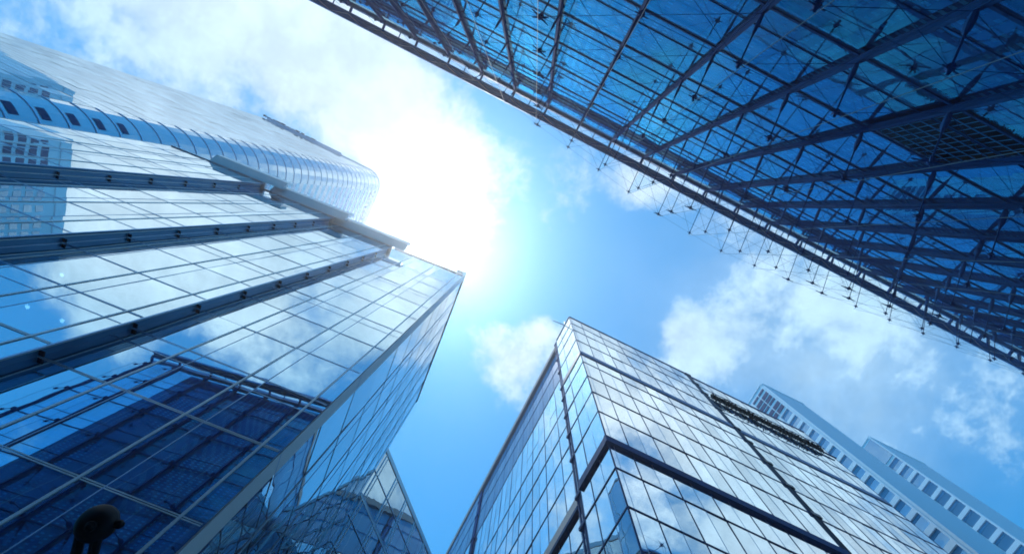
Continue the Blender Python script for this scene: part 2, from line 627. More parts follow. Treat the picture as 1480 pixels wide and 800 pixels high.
# small lit lamps on the ceilings, seen through the glass
for (xx, yy) in ((154, 626), (212, 650), (280, 558), (328, 577), (90, 463), (40, 443), (90, 397)):
    r = RX * (xx - 740) + RD * (yy - 400) + RF * FPX
    nn = Vector((-sin(thL), cos(thL), 0))
    P0 = r * (12.9 / r.dot(nn))
    zz = min([f * B - .36 for f in LF if f * B - .36 > P0.z - 2.5], default=P0.z)
    P1 = r * (zz / r.z)
    mb = MB().lathe(P1 + Vector((0, 0, CAMZ)), (0, 0, -1), [(0, .10), (.03, .10), (.05, .06)], 10)
    mb.build('ceiling_lamp', 'lamp', L_root)

# ================================================================== RIGHT GLASS BUILDING
D = 13.3
R_root = thing('office_building', 'pale blue glass block with dark floor bands and a sharp notched corner', 'building', (.956 * D, 1.0 * D, 0))
RFl = [-.115, .30, .58, .87, 1.165, 1.465, 1.73, 2.018, 2.256, 2.628, 2.927, 3.217, 3.527, 3.755, 4.14, 4.498, 4.758, 5.027]
rz = [f * D for f in RFl]
ztop = rz[-1]
rp, rm = [], []


def r_face(fr, us, zs, mat, thick, light=None, tr_u=None, name_fl=True, odd='mid_metal'):
    panels(fr, us, zs, mat, rp, tilt=.2)
    for i, u in enumerate(us):
        w, dp = (.030, .030) if i % 2 == 0 else (.014, .016)
        uu = u
        if i == 0:
            uu += w * (1 if us[-1] > us[0] else -1)
        if i == len(us) - 1:
            uu -= w * (1 if us[-1] > us[0] else -1)
        mb = MB().box(fr, (uu - w, uu + w), (.004, dp), (zs[0] + .05, zs[-1] - .02))
        q = [fr.p(uu - w * 2, dp, zs[0]), fr.p(uu + w * 2, dp, zs[0]), fr.p(uu + w * 2, dp, zs[-1]), fr.p(uu - w * 2, dp, zs[-1])]
        rm.append((mb, thick if i % 2 == 0 else odd, seen_area(q)))
    lo, hi = min(us), max(us)
    for zz in zs[1:-1]:
        if min(abs(zz - 2.256 * D), abs(zz - 3.755 * D)) < .1:
            continue
        MB().box(fr, (lo + .01, hi - .01), (.005, .05), (zz - .055, zz + .055)).build('floor_band', 'R_band', R_root)


frF = Frame((0, 1.0 * D, 0), 0, -1)
us1 = [u * D for u in (.956, .991, 1.11, 1.23, 1.35, 1.473, 1.596, 1.715, 1.833, 1.952, 2.071, 2.19, 2.31, 2.42, 2.525)]
r_face(frF, us1, rz, 'R_glass', 'R_band')
frF2 = Frame((0, 1.01 * D, 0), 0, -1)
us2 = [u * D for u in (2.605, 2.70, 2.815, 2.93, 3.045, 3.165, 3.285, 3.40, 3.515, 3.63, 3.745, 3.86, 3.98, 4.08, 4.18)]
r_face(frF2, us2, rz, 'R_glass', 'R_band')
# corner block, side face
frA = Frame((.956 * D, 0, 0), pi / 2, 1)
usA = [u * D for u in (1.0, 1.11, 1.225, 1.334)]
r_face(frA, usA, rz, 'R_side', 'R_band')
# long side face beyond the notch
frB = Frame((1.007 * D, 0, 0), pi / 2, 1)
usB = [u * D for u in [1.425] + [1.4635 + .1225 * i for i in range(17)] + [3.50]]


def side_mat(u, zz):
    return 'R_panel' if zz > 4.14 * D else 'R_side'


r_face(frB, usB, rz, side_mat, 'R_band', odd='light_metal')
frC = Frame((.984 * D, 0, 0), pi / 2, 1)
usC = [u * D for u in [3.56] + [3.60 + .1225 * i for i in range(12)]]
r_face(frC, usC, rz, side_mat, 'R_band', odd='light_metal')
many(rp, 'glass_panel', R_root)
many(rm, 'mullion', R_root)
# projecting fascias
for zz in (2.235, 3.72):
    hh = .060 if zz < 3 else .075
    fo = .26 if zz < 3 else .10
    mb = MB().box(frF, (.956 * D - fo - .02, 2.52 * D), (.006, fo), (zz * D, (zz + hh) * D))
    mb.build('fascia', 'R_band' if zz < 3 else 'R_fascia', R_root)
    MB().box(frF2, (2.60 * D, 4.18 * D), (.006, fo), (zz * D + .01, (zz + hh) * D)).build('fascia', 'R_band' if zz < 3 else 'R_fascia', R_root)
    MB().box(frA, (1.004 * D, 1.33 * D), (.006, fo - .02), (zz * D + .006, (zz + hh) * D - .006)).build('fascia', 'R_band' if zz < 3 else 'R_fascia', R_root)
MB().box(frB, (1.44 * D, 3.50 * D), (.006, .22), (2.262 * D, 2.335 * D)).build('ledge', 'visor', R_root)
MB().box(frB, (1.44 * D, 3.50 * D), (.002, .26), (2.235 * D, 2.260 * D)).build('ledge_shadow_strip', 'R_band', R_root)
# closing walls and roof
MB().box(frF, (.97 * D, 2.52 * D), (-4.0 * D + .5, -.4), (ztop - 1.3, ztop - .02)).build('roof', 'R_core', R_root)
MB().box(frF, (2.59 * D, 4.178 * D), (-3.0 * D, -.6), (ztop - 1.3, ztop - .02)).build('roof', 'R_core', R_root)
mb = MB().box(frF, (.975 * D, 2.515 * D), (-.32 * D, -.35), (-1.5, ztop - 1.32))
mb.box(frF, (1.03 * D, 2.515 * D), (-3.9 * D, -.37 * D), (-1.5, ztop - 1.32))
mb.box(frF2, (2.61 * D, 4.17 * D), (-2.9 * D, -.35), (-1.5, ztop - 1.32))
mb.build('core_wall', 'L_core', R_root)
for fr, a, b in ((frF, .956 * D, 2.525 * D), (frF2, 2.585 * D, 4.18 * D)):
    MB().box(fr, (a, b), (-.35, .10), (ztop + .003, ztop + .20)).build('parapet', 'R_band', R_root)
for fr, a, b in ((frA, 1.005 * D, 1.334 * D), (frB, 1.40 * D, 3.52 * D), (frC, 3.54 * D, 4.95 * D)):
    MB().box(fr, (a, b), (-.35, .10), (ztop + .006, ztop + .20)).build('parapet', 'R_band', R_root)
# notch walls with pipe
MB().box(frA, (1.336 * D, 1.422 * D), (-.7, -.66), (-1.5, ztop)).build('notch_wall', 'R_panel', R_root)
MB().box(frC, (3.515 * D, 3.555 * D), (-.5, -.4), (-1.5, ztop)).build('notch_wall', 'R_panel', R_root)
for fr, c, o_ in ((frA, 1.362, -.22), (frC, 3.535, -.15)):
    mb = MB()
    P0, P1 = fr.p(c * D, o_, -1.5), fr.p(c * D, o_, ztop)
    mb.tube(P0, P1, .16, n=10)
    mb.tube(fr.p((c + .03) * D, o_ + .05, -1.5), fr.p((c + .03) * D, o_ + .05, ztop), .09, n=8)
    for zz in rz[1:]:
        mb.box(fr, ((c - .022) * D, (c + .045) * D), (o_ - .3, o_ + .24), (zz - .14, zz + .14))
    mb.build('drain_pipe', 'R_band', R_root)
# dark channel down the front
mb = MB().box(frF2, (2.53 * D, 2.60 * D), (-.05, .02), (-1.5, ztop + .1))
mb.tube(frF2.p(2.545 * D, .12, -1.5), frF2.p(2.545 * D, .12, ztop), .14, n=8)
mb.tube(frF2.p(2.582 * D, .10, -1.5), frF2.p(2.582 * D, .10, ztop), .10, n=8)
for zz in rz[1:]:
    mb.box(frF2, (2.527 * D, 2.603 * D), (.03, .30), (zz - .22, zz + .22))
mb.build('service_channel', 'dark_metal', R_root)
mb = MB()
for (u0, u1) in ((2.63, 4.16),):
    mb.box(frF2, (u0 * D, u1 * D), (.08, .30), (4.444 * D, 4.452 * D))
mb.build('planter_ledge', 'R_band', R_root)

# trailing plants along that ledge
hb = MB()
rnd = random.Random(5)
n = 0
u = 2.66
while u < 3.98:
    dens = .55 + .45 * sin(u * 9) * sin(u * 23)
    for k in range(int(46 + 44 * dens)):
        c = frF2.p(u * D + rnd.gauss(0, .22), .22 + abs(rnd.gauss(0, .22)) * .8, 4.452 * D + rnd.gauss(.15, .36) * (.7 + .5 * dens))
        s = rnd.uniform(.09, .26)
        a = Vector((rnd.gauss(0, 1), rnd.gauss(0, 1), rnd.gauss(0, 1))).normalized()
        b = a.cross(Vector((rnd.gauss(0, 1), rnd.gauss(0, 1), rnd.gauss(0, 1)))).normalized()
        hb.add([c - a * s, c + b * s * .45, c + a * s, c - b * s * .45], [(0, 1, 2, 3)])
    for k in range(2):
        p = frF2.p(u * D, .3, 4.455 * D)
        q = p + Vector((rnd.gauss(0, .5), -rnd.uniform(.1, .8), rnd.uniform(-.4, .7)))
        hb.tube(p, q, .018, .006, 4)
    u += .021
tag(hb.build('trailing_hedge', 'soil'), 'dark ragged row of trailing plants along a high ledge of the pale glass block', 'hedge')

# roof davit at the corner of the block
dv = thing('roof_davit', 'thin davit with two crossed rods at the top corner of the pale glass block', 'davit', tuple(frA.p(1.13 * D, -.25, ztop + .2)))
MB().tube(frA.p(1.13 * D, -.25, ztop + .2), frA.p(1.13 * D, -.25, ztop + 3.6), .09, .05, 6).build('mast', 'dark_metal', dv)
MB().tube(frA.p(1.13 * D, -.25, ztop + .9), frA.p(1.15 * D, 1.9, ztop + 1.3), .08, .04, 6).build('arm', 'dark_metal', dv)
MB().box(frA, (1.13 * D - .2, 1.13 * D + .2), (-.45, -.05), (ztop + .202, ztop + .5)).build('base', 'dark_metal', dv)

# ================================================================== ATRIUM WALL (upper right)
A = 11.0
thU = .01534
frU = Frame((0, 0, 0), thU, 1)
frU.org = frU.o * (-A)
U_root = thing('atrium_building', 'dark blue glass wall hung with steel struts, cables and glass fins', 'building', tuple(frU.p(0, 0, -CAMZ)))
uk = [.03 + .385 * k for k in range(-10, 21)]
uz = [-.12, 0.03, .44, .86, 1.282, 1.70, 2.12, 2.55, 2.98, 3.43, 3.88, 4.35, 4.78]
UTOP = 4.78 * A
INL = -3.24            # the rooms behind the glass end here; beyond it the wall is an open screen

pan = []


def vent(u, zz):
    return 1.185 * A < u < 1.57 * A and 1.70 * A < zz < 2.12 * A


panels(frU, [u * A for u in uk], [zz * A for zz in uz], 'U_glass', pan, tilt=.12, skip=vent)
many(pan, 'glass_panel', U_root)
mu, tr = [], []
for u in uk:
    x = u * A
    mb = MB()
    mb.box(frU, (x - .11, x + .11), (.02, .07), (-1.5, UTOP))
    mb.box(frU, (x - .035, x + .035), (.072, .28), (-1.5, UTOP - .01))
    mb.box(frU, (x - .085, x + .085), (.282, .33), (-1.5, UTOP - .02))
    q = [frU.p(x - .3, .3, -1.5), frU.p(x + .3, .3, -1.5), frU.p(x + .3, .3, UTOP), frU.p(x - .3, .3, UTOP)]
    mu.append((mb, 'U_steel', seen_area(q)))
many(mu, 'mullion', U_root)
for zz in uz[1:-1]:
    z0 = zz * A
    MB().box(frU, (uk[0] * A, uk[-1] * A), (.008, .066), (z0 - .06, z0 + .06)).build('transom', 'U_steel', U_root)
    MB().box(frU, (uk[0] * A, uk[-1] * A), (.008, .05), (z0 + .13 * A - .018, z0 + .13 * A + .018)).build('glazing_bar', 'U_steel', U_root)


def lean(x):
    if x <= -.355:
        return -(x + .355) * .06
    t = (x + .355)
    return -.057 * min(t, 1.6) - .02 * max(0, min(t - 1.6, .6)) + .034 * max(0, t - 2.45)


def depth(x, zz):
    """distance of the outer glass line in front of the wall, in wall units (warped surface)"""
    d = .745 + lean(x) * (zz - 2.05)
    return max(.08, min(.60, 1 - d))


struts, nodes, fins, edges, cables = [], [], [], [], []


def tipz(zz):
    return zz * .965


for u in uk:
    for zz in uz[2:]:
        if zz > 4.7:
            zz = 4.735
        x = u * A
        zo = tipz(zz) * A
        dp = depth(u, zz) * A
        a = frU.p(x, .33, zz * A)
        b = frU.p(x, dp, zo)
        v = (b - a)
        # tapered cast arm, then a slim rod
        la = min(.13 * A, v.length * .42)
        dr = v.normalized()
        mid, end = a + dr * (la * .55), a + dr * la
        sidev = frU.u
        up = dr.cross(sidev).normalized()
        mb = MB()
        prof = [(a, .05, .09), (a + dr * la * .2, .06, .17), (mid, .07, .20), (a + dr * la * .85, .06, .12), (end, .04, .05)]
        vs_, fs_ = [], []
        for P, w, h in prof:
            for i in range(8):
                an = 2 * pi * i / 8
                vs_.append(P + sidev * (w * cos(an)) + up * (h * sin(an)))
        for k in range(len(prof) - 1):
            for i in range(8):
                j = (i + 1) % 8
                fs_.append((k * 8 + i, k * 8 + j, k * 8 + 8 + j, k * 8 + 8 + i))
        mb.add(vs_, fs_)
        mb.tube(end, b, .035, n=6)
        s = seen_area([a - sidev * .1, a + sidev * .1, b + sidev * .1, b - sidev * .1])
        struts.append((mb, 'U_steel', s))
        nb = MB()
        nb.lathe(b - dr * .16, dr, [(0, .05), (.05, .12), (.16, .13), (.22, .06), (.34, .05)], 8)
        nb.tube(b - frU.u * .28 - Z * .02, b + frU.u * .28 + Z * .02, .028, n=5)
        nb.tube(b - Z * .28, b + Z * .28, .028, n=5)
        nodes.append((nb, 'U_steel', s))
        # bracing wires to the neighbouring mullions
        for du in (-.385, .385):
            if uk[0] - .01 <= u + du <= uk[-1] + .01 and zz > .5:
                c = frU.p((u + du) * A, .34, (zz if zz < 4.6 else 4.78) * A)
                wb = MB().tube(b, c, .011, n=4, cap=False)
                cables.append((wb, 'U_steel', seen_area([b - Z * .05, b + Z * .05, c + Z * .05, c - Z * .05])))
    # glass fin standing out from the mullion, wider towards the top
    top = 4.735
    zl = [.44, 1.2, 2.0, 2.8, 3.6, 4.3, top]
    prev = None
    fb, eb = MB(), MB()
    t = .012
    for i in range(len(zl) - 1):
        z0, z1 = zl[i], zl[i + 1]
        o0, o1 = depth(u, z0) * A + .32, depth(u, z1) * A + .32
        zz0, zz1 = tipz(z0) * A + .1, tipz(z1) * A + .1
        fb.add([frU.p(u * A, .38, zz0), frU.p(u * A, o0, zz0), frU.p(u * A, o1, zz1), frU.p(u * A, .38, zz1)], [(0, 1, 2, 3)])
        P = [frU.p(u * A + sx * t, oo + so, zz) for (zz, oo) in ((zz0, o0), (zz1, o1)) for so in (.004, .024) for sx in (-1, 1)]
        eb.add(P, [(0, 1, 5, 4), (2, 6, 7, 3), (0, 4, 6, 2), (1, 3, 7, 5)])
    q = [frU.p(u * A, .38, 2 * A), frU.p(u * A, 3, 2 * A), frU.p(u * A, 5, 4.7 * A), frU.p(u * A, .38, 4.7 * A)]
    fins.append((fb, 'fin_glass', seen_area(q)))
    edges.append((eb, 'edge', seen_area(q)))
many(struts, 'strut', U_root)
many(nodes, 'strut_node', U_root)
many(cables, 'bracing_wire', U_root)
many(fins, 'glass_fin', U_root)
many(edges, 'fin_edge', U_root)
# wires strung between the outer ends
for zz in uz[3:-1] + [4.735]:
    mb = MB()
    for i in range(len(uk) - 1):
        mb.tube(frU.p(uk[i] * A, depth(uk[i], zz) * A, tipz(zz) * A), frU.p(uk[i + 1] * A, depth(uk[i + 1], zz) * A, tipz(zz) * A), .009, n=4, cap=False)
    mb.build('outer_wire', 'U_steel', U_root)
# four-armed glass clamps
for u in (-.355, 1.185, 2.72, 3.105):
    for zz in uz[5:]:
        zz = min(zz, 4.735)
        b = frU.p(u * A, depth(u, zz) * A + .05, tipz(zz) * A)
        mb = MB()
        for k in range(4):
            an = pi / 4 + k * pi / 2
            mb.tube(b, b + frU.u * (.62 * cos(an)) + Z * (.62 * sin(an)), .06, .025, 6)
        mb.lathe(b - frU.o * .1, frU.o, [(0, .06), (.05, .13), (.15, .13), (.2, .06)], 8)
        mb.build('glass_clamp', 'U_steel', U_root)
# rooms behind: perforated screens, soffits
for j in range(2, len(uz) - 1):
    z0, z1 = uz[j] * A, uz[j + 1] * A
    xa, xb = INL * A, uk[-1] * A
    rows = [(xa, xb)]
    if abs(uz[j] - 1.70) < .01:
        rows = [(xa, 1.18 * A), (1.575 * A, xb)]
    scr = MB()
    for (a_, b_) in rows:
        scr.box(frU, (a_, b_), (-.27, -.24), (z0 + .07, z1 - .42))
    o = scr.build('perforated_screen', 'screen', U_root)
    sl = MB()
    for (a_, b_) in rows:
        sl.box(frU, (a_, b_), (-7.0, -.35), (z1 - .40, z1 + .05))
    sl.build('floor_slab', 'U_slab', U_root)
MB().box(frU, (INL * A, uk[-1] * A), (-7.5, -7.02), (-1.5, UTOP - .5)).build('core_wall', 'U_slab', U_root)
MB().box(frU, (INL * A - .4, uk[-1] * A), (-8.5, -.3), (UTOP - .38, UTOP - .02)).build('roof', 'U_steel', U_root)
MB().box(frU, (INL * A - .4, INL * A - .02), (-7.5, -.36), (-1.5, UTOP - .4)).build('end_wall', 'U_slab', U_root)
# dark gridded vent
v0, v1, w0, w1 = 1.20 * A, 1.555 * A, 1.715 * A, 2.105 * A
mb = MB().box(frU, (v0, v1), (-1.5, -1.42), (w0, w1))
mb.box(frU, (v0, v1), (-1.4, -.02), (w1 - .06, w1 - .0))
mb.box(frU, (v0, v0 + .06), (-1.4, -.02), (w0, w1 - .07))
mb.box(frU, (v1 - .06, v1), (-1.4, -.02), (w0, w1 - .07))
mb.build('vent_box', 'black_metal', U_root)
mb = MB()
for i in range(1, 10):
    x = v0 + (v1 - v0) * i / 10
    mb.box(frU, (x - .012, x + .012), (-.02, .004), (w0, w1))
for i in range(1, 7):
    zz = w0 + (w1 - w0) * i / 7
    mb.box(frU, (v0, v1), (-.015, .016), (zz - .02, zz + .02))
mb.build('vent_grille', 'U_beam', U_root)
# roof rail, open gap and truss beam in front of it
MB().box(frU, (uk[0] * A, uk[-1] * A), (-.12, .30), (UTOP + .004, UTOP + .55)).build('roof_rail', 'U_steel_pale', U_root)
b0, b1 = .085 * A, .165 * A
mb = MB()
mb.box(frU, (uk[0] * A, uk[-1] * A), (b0, b0 + .22), (UTOP, UTOP + .5))
mb.box(frU, (uk[0] * A, uk[-1] * A), (b1 - .16, b1), (UTOP + .05, UTOP + .4))
mb.box(frU, (uk[0] * A, uk[-1] * A), (b0 + .222, b1 - .162), (UTOP + .30, UTOP + .38))
mb.build('roof_beam', 'U_beam', U_root)
mb = MB()
x = uk[0] * A
sgn = 1
while x < uk[-1] * A - 2.2:
    p, q = (b0 + .25, b1 - .05) if sgn > 0 else (b1 - .05, b0 + .25)
    mb.tube(frU.p(x, p, UTOP + .1), frU.p(x + 2.1, q, UTOP + .1), .06, n=6)
    x += 2.1
    sgn = -sgn
mb.build('truss_lacing', 'lacing', U_root)
for i, u in enumerate(uk):
    x = u * A
    MB().box(frU, (x - .09, x + .09), (.305, b0 - .01), (UTOP + .02, UTOP + .32)).build('beam_bracket', 'U_steel', U_root)
    if i < len(uk) - 1 and i % 2 == 0:
        xm = x + .19 * A
        MB().box(frU, (xm - .05, xm + .05), (.305, b0 - .01), (UTOP + .05, UTOP + .16)).build('beam_bracket', 'U_steel_pale', U_root)

# ================================================================== FAR LEFT ROUND-CORNERED TOWER
H = 150.0
LT = thing('round_cornered_tower', 'tall pale glass tower with a rounded ribbed corner, at the left edge', 'building', (-.39 * H, .10 * H, 0))
yF, xE, xW = .0920 * H, -.347 * H, -.645 * H
rc = .037 * H
cx, cy = xE - rc, yF + rc
st = .0209 * H
nfl = int((H + 1.6) / st)
lz = sorted(H - i * st for i in range(nfl + 1))
frT = Frame((0, yF, 0), 0, -1)
tp = []
panels(frT, [xW + (cx - xW) * i / 8 for i in range(9)], lz, 'LT_glass', tp, tilt=.22)
frE = Frame((xE, 0, 0), pi / 2, -1)
yB = cy + .10 * H
ee = [cy, cy + .02 * H, cy + .04 * H, cy + .06 * H, cy + .08 * H, yB]
ez = []
for zz in lz[:-1]:
    ez += [zz, zz + st * .55]
ez.append(lz[-1])
wp = []
for j in range(len(ez) - 1):
    win = (j % 2 == 0)
    for i in range(len(ee) - 1):
        q = [frE.p(ee[i], 0, ez[j]), frE.p(ee[i + 1], 0, ez[j]), frE.p(ee[i + 1], 0, ez[j + 1]), frE.p(ee[i], 0, ez[j + 1])]
        wp.append((MB().quad(*q), 'T_win' if win else 'stone_white', seen_area(q)))
many([w for w in wp if w[1] == 'T_win'], 'window', LT)
many([w for w in wp if w[1] != 'T_win'], 'spandrel', LT)
many(tp, 'glass_panel', LT)
# rounded corner, one glazed drum per floor with an upper and lower band
drum = []
NS = 8
for j in range(len(lz) - 1):
    for part, (za, zb) in enumerate(((lz[j], lz[j] + st * .5), (lz[j] + st * .5, lz[j + 1]))):
        mb = MB()
        ring = []
        for i in range(NS + 1):
            an = -pi / 2 + pi / 2 * i / NS
            ring.append((cx + rc * cos(an), cy + rc * sin(an)))
        for i in range(NS):
            (x0, y0), (x1, y1) = ring[i], ring[i + 1]
            mb.quad((x0, y0, za + CAMZ), (x1, y1, za + CAMZ), (x1, y1, zb + CAMZ), (x0, y0, zb + CAMZ))
        q = [(ring[0][0], ring[0][1], za), (ring[-1][0], ring[-1][1], za), (ring[-1][0], ring[-1][1], zb), (ring[0][0], ring[0][1], zb)]
        drum.append((mb, 'LT_barrel', seen_area(q)))
many(drum, 'curved_glazing', LT)
ribs = []
for zz in lz:
    mb = MB()
    P = []
    for i in range(NS + 1):
        an = -pi / 2 + pi / 2 * i / NS
        for rr in (rc + .02, rc + .10):
            for dz in (-.07, .07):
                P.append((cx + rr * cos(an), cy + rr * sin(an), zz + dz + CAMZ))
    F_ = []
    for i in range(NS):
        a_, b_ = i * 4, i * 4 + 4
        F_ += [(a_ + 2, b_ + 2, b_ + 3, a_ + 3), (a_, a_ + 2, b_ + 2, b_), (a_ + 1, b_ + 1, b_ + 3, a_ + 3)]
    mb.add(P, F_)
    ribs.append((mb, 'mid_metal', 1 + zz))
many(ribs, 'floor_rib', LT)
for j, zz in enumerate(lz[:-1]):
    if zz < .38 * H:
        wb = MB()
        for i in range(4):
            a0, a1 = [(-.34 + .09 * k / 4) * pi for k in (i, i + 1)]
            wb.quad(*[(cx + (rc + .03) * cos(w), cy + (rc + .03) * sin(w), zz + st * dz + CAMZ)
                      for w, dz in ((a0, .14), (a1, .14), (a1, .44), (a0, .44))])
        wb.build('open_window', 'louvre', LT)
# fine floor lines on the big flat face
for j, zz in enumerate(lz):
    mb = MB().box(frT, (xW, cx - .05), (.02, .03), (zz - .045, zz + .045))
    mb.box(frT, (xW, cx - .05), (.02, .027), (zz + st * .5 - .03, zz + st * .5 + .03))
    mb.build('floor_line', 'light_metal', LT)
mb = MB()
for i in range(41):
    x = xW + (cx - xW) * i / 40
    mb.box(frT, (x - .02, x + .02), (.022, .025), (-1.5, H))
mb.build('mullion', 'light_metal', LT, kind='stuff')
# crown grille on the end face, roof
mb = MB()
for i in range(9):
    y = cy + .006 * H + i * .0105 * H
    mb.box(frE, (y, y + .006 * H), (.02, .5), (H - 5.2, H - 1.2))
mb.build('crown_grille', 'mid_metal', LT)
MB().box(frT, (xW, cx), (-20, -.3), (H - 2, H - .05)).build('roof', 'R_core', LT)
mb = MB()
P = []
for i in range(NS + 1):
    an = -pi / 2 + pi / 2 * i / NS
    for rr, dz in ((rc + .03, 0), (rc + .28, 0), (rc + .28, .7), (rc + .03, .7)):
        P.append((cx + rr * cos(an), cy + rr * sin(an), H + dz + CAMZ))
F_ = []
for i in range(NS):
    for k in range(4):
        F_.append((i * 4 + k, i * 4 + 4 + k, i * 4 + 4 + (k + 1) % 4, i * 4 + (k + 1) % 4))
mb.add(P, F_)
mb.box(frE, (cy, yB), (.03, .28), (H, H + .7))
mb.box(frT, (xW, cx), (.03, .28), (H, H + .7))
mb.build('roof_edge', 'mid_metal', LT)
MB().box(frT, (xW, cx - .5), (-rc - 18, -.6), (-1.5, H - 2.1)).build('core_wall', 'L_core', LT)
MB().box(frE, (cy + .3, yB), (-8, -.6), (-1.5, H - 1)).build('core_wall', 'L_core', LT)
# cleaning gantry track along its roof
gr = thing('cleaning_gantry', 'dark broken line of window cleaning rails on the roof edge of the round cornered tower', 'gantry', tuple(frT.p(-.60 * H, .5, H)))
mb = MB()
mb.box(frT, (-.655 * H, -.52 * H), (.30, .65), (H + .72, H + .91))
mb.build('rail', 'mid_metal', gr)
mb = MB()
x = -.66 * H
rr = random.Random(3)
while x < -.53 * H:
    w = rr.uniform(.6, 1.6)
    MB().box(frT, (x, x + w), (.30, .75 + rr.uniform(0, .3)), (H + .92, H + 1.4 + rr.uniform(0, .4))).build('cradle', 'dark_metal', gr)
    x += w + rr.uniform(.3, .9)
MB().box(frT, (-.53 * H, -.46 * H), (.30, .7), (H + .92, H + 1.3)).build('rail', 'mid_metal', gr)

# ================================================================== FAR RIGHT STONE TOWERS
def stone_tower(label, zt, X1, X2, y0, yw, y1, first, step, n, winw, crown):
    root = thing('stone_tower', label, 'building', (X1, y0, 0))
    fr = Frame((X1, 0, 0), pi / 2, 1)      # face looking back along the street, u = y
    fs = Frame((0, y0, 0), 0, -1)          # street side, u = x
    MB().box(fr, (y0 + .01, y1), (-(X2 - X1) + .02, -.5), (-1.5, zt - .02)).build('core_wall', 'stone', root)
    # wall around the column of windows
    wl = MB()
    wl.box(fr, (y0, y0 + yw), (-.48, 0), (-1.5, zt))
    wl.box(fr, (y0 + yw + winw, y1), (-.48, 0), (-1.5, zt))
    z_hi = first
    for i in range(n):
        zt_i = first - i * step
        wl.box(fr, (y0 + yw, y0 + yw + winw), (-.48, -.02), (zt_i - step, zt_i - step * .72))
    wl.box(fr, (y0 + yw, y0 + yw + winw), (-.48, -.02), (first, zt - (.1 if crown else 0)))
    wl.build('wall', 'stone_white', root)
    for i in range(n):
        zt_i = first - i * step
        o = MB().box(fr, (y0 + yw + .02, y0 + yw + winw - .02), (-.40, -.34), (zt_i - step * .72 + .02, zt_i - .02)).build('window', 'T_win', root)
        b = MB().box(fr, (y0 + yw + .04, y0 + yw + winw - .04), (-.338, -.30), (zt_i - step * random.uniform(.12, .3), zt_i - .03))
        b.build('blind', 'blind', o)
    MB().box(fs, (X1 + .02, X2), (-.40, .02), (-1.5, zt - .4)).build('side_cladding', 'lined', root)
    MB().box(fs, (X1 - .12, X2 + .1), (-.5, .14), (zt - .39, zt + .3)).build('roof_edge', 'stone_white', root)
    MB().box(fr, (y0 + .15, y1), (-.5, .14), (zt + .004, zt + .3)).build('roof_edge', 'stone_white', root)
    MB().box(fr, (y0 + yw - .35, y0 + yw - .05), (.002, .14), (-1.5, zt - .45)).build('pilaster', 'stone_white', root)
    return root, fr


ZT = 110.0
X1 = .677 * ZT
t1, frT1 = stone_tower('nearer pale stone tower with square windows and dark upright louvres at its top',
                       ZT, X1, .79 * ZT, .139 * ZT, .012 * X1, .31 * X1, X1 / .762, .0425 * X1, 26, .036 * X1, True)
yy = .139 * ZT + .008 * X1
for i in range(2):
    lo_, hi_ = (yy + .003 * X1, yy + .033 * X1) if i == 0 else (yy + .037 * X1, yy + .068 * X1)
    for k in range(6):
        z1 = ZT - 1.4 - k * 1.75
        MB().box(frT1, (lo_, hi_), (.003, .12), (z1 - (1.2 if k % 3 else .7), z1)).build('louvre', 'louvre', t1)
X3 = .973 * ZT
t2, frT2 = stone_tower('farther pale stone tower with a single strip of dark windows, at the right edge',
                       ZT, X3, 1.125 * ZT, .1405 * ZT, .003 * X3, .30 * X3, X3 * .948, .0286 * X3, 24, .028 * X3, False)
MB().box(frT2, (.1405 * ZT + .003 * X3, .1405 * ZT + .031 * X3), (.01, .10), (X3 * .955, ZT - .7)).build('crown_window', 'T_win', t2)

# ================================================================== GLASS BUILDING IN THE GAP
hF = radians(45.3)
nF = 32.0
frG = Frame((0, 0, 0), hF, -1)
frG.org = frG.o * (-nF)
G = thing('glass_building', 'small glass facade with slanting roofline in the gap beside the mirrored building', 'building', tuple(frG.p(.9 * nF, 0, -CAMZ)))
gu = [nF * (.50 + .1185 * i) for i in range(13)]
gz = [z_ * nF for z_ in (-.05, .08, .21, .34, .47, .60, .73, .86, .99, 1.12, 1.24, 1.37, 1.49, 1.634, 1.77)]
gp = []
panels(frG, gu, gz, 'F_glass', gp, tilt=.15)
many(gp, 'glass_panel', G)
for u in gu:
    MB().box(frG, (u - .05, u + .05), (.004, .12), (-1.5, 1.77 * nF)).build('mullion', 'light_metal', G)
    MB().box(frG, (u + .42, u + .60), (.003, .02), (-1.5, 1.77 * nF)).build('mullion_strip', 'corner_metal', G)
for zz in gz[1:-1]:
    MB().box(frG, (gu[0], gu[-1]), (.005, .08), (zz - .05, zz + .05)).build('transom', 'mid_metal', G)
MB().box(frG, (gu[0], gu[-1]), (.003, .05), (1.476 * nF, 1.49 * nF - .06)).build('transom', 'light_metal', G)
MB().box(frG, (gu[0], gu[-1]), (-.4, .1), (1.772 * nF, 1.80 * nF)).build('parapet', 'corner_metal', G)
MB().box(frG, (gu[0] + .3, gu[-1] - .1), (-9, -.3), (-1.5, 1.77 * nF)).build('core_wall', 'L_core', G)

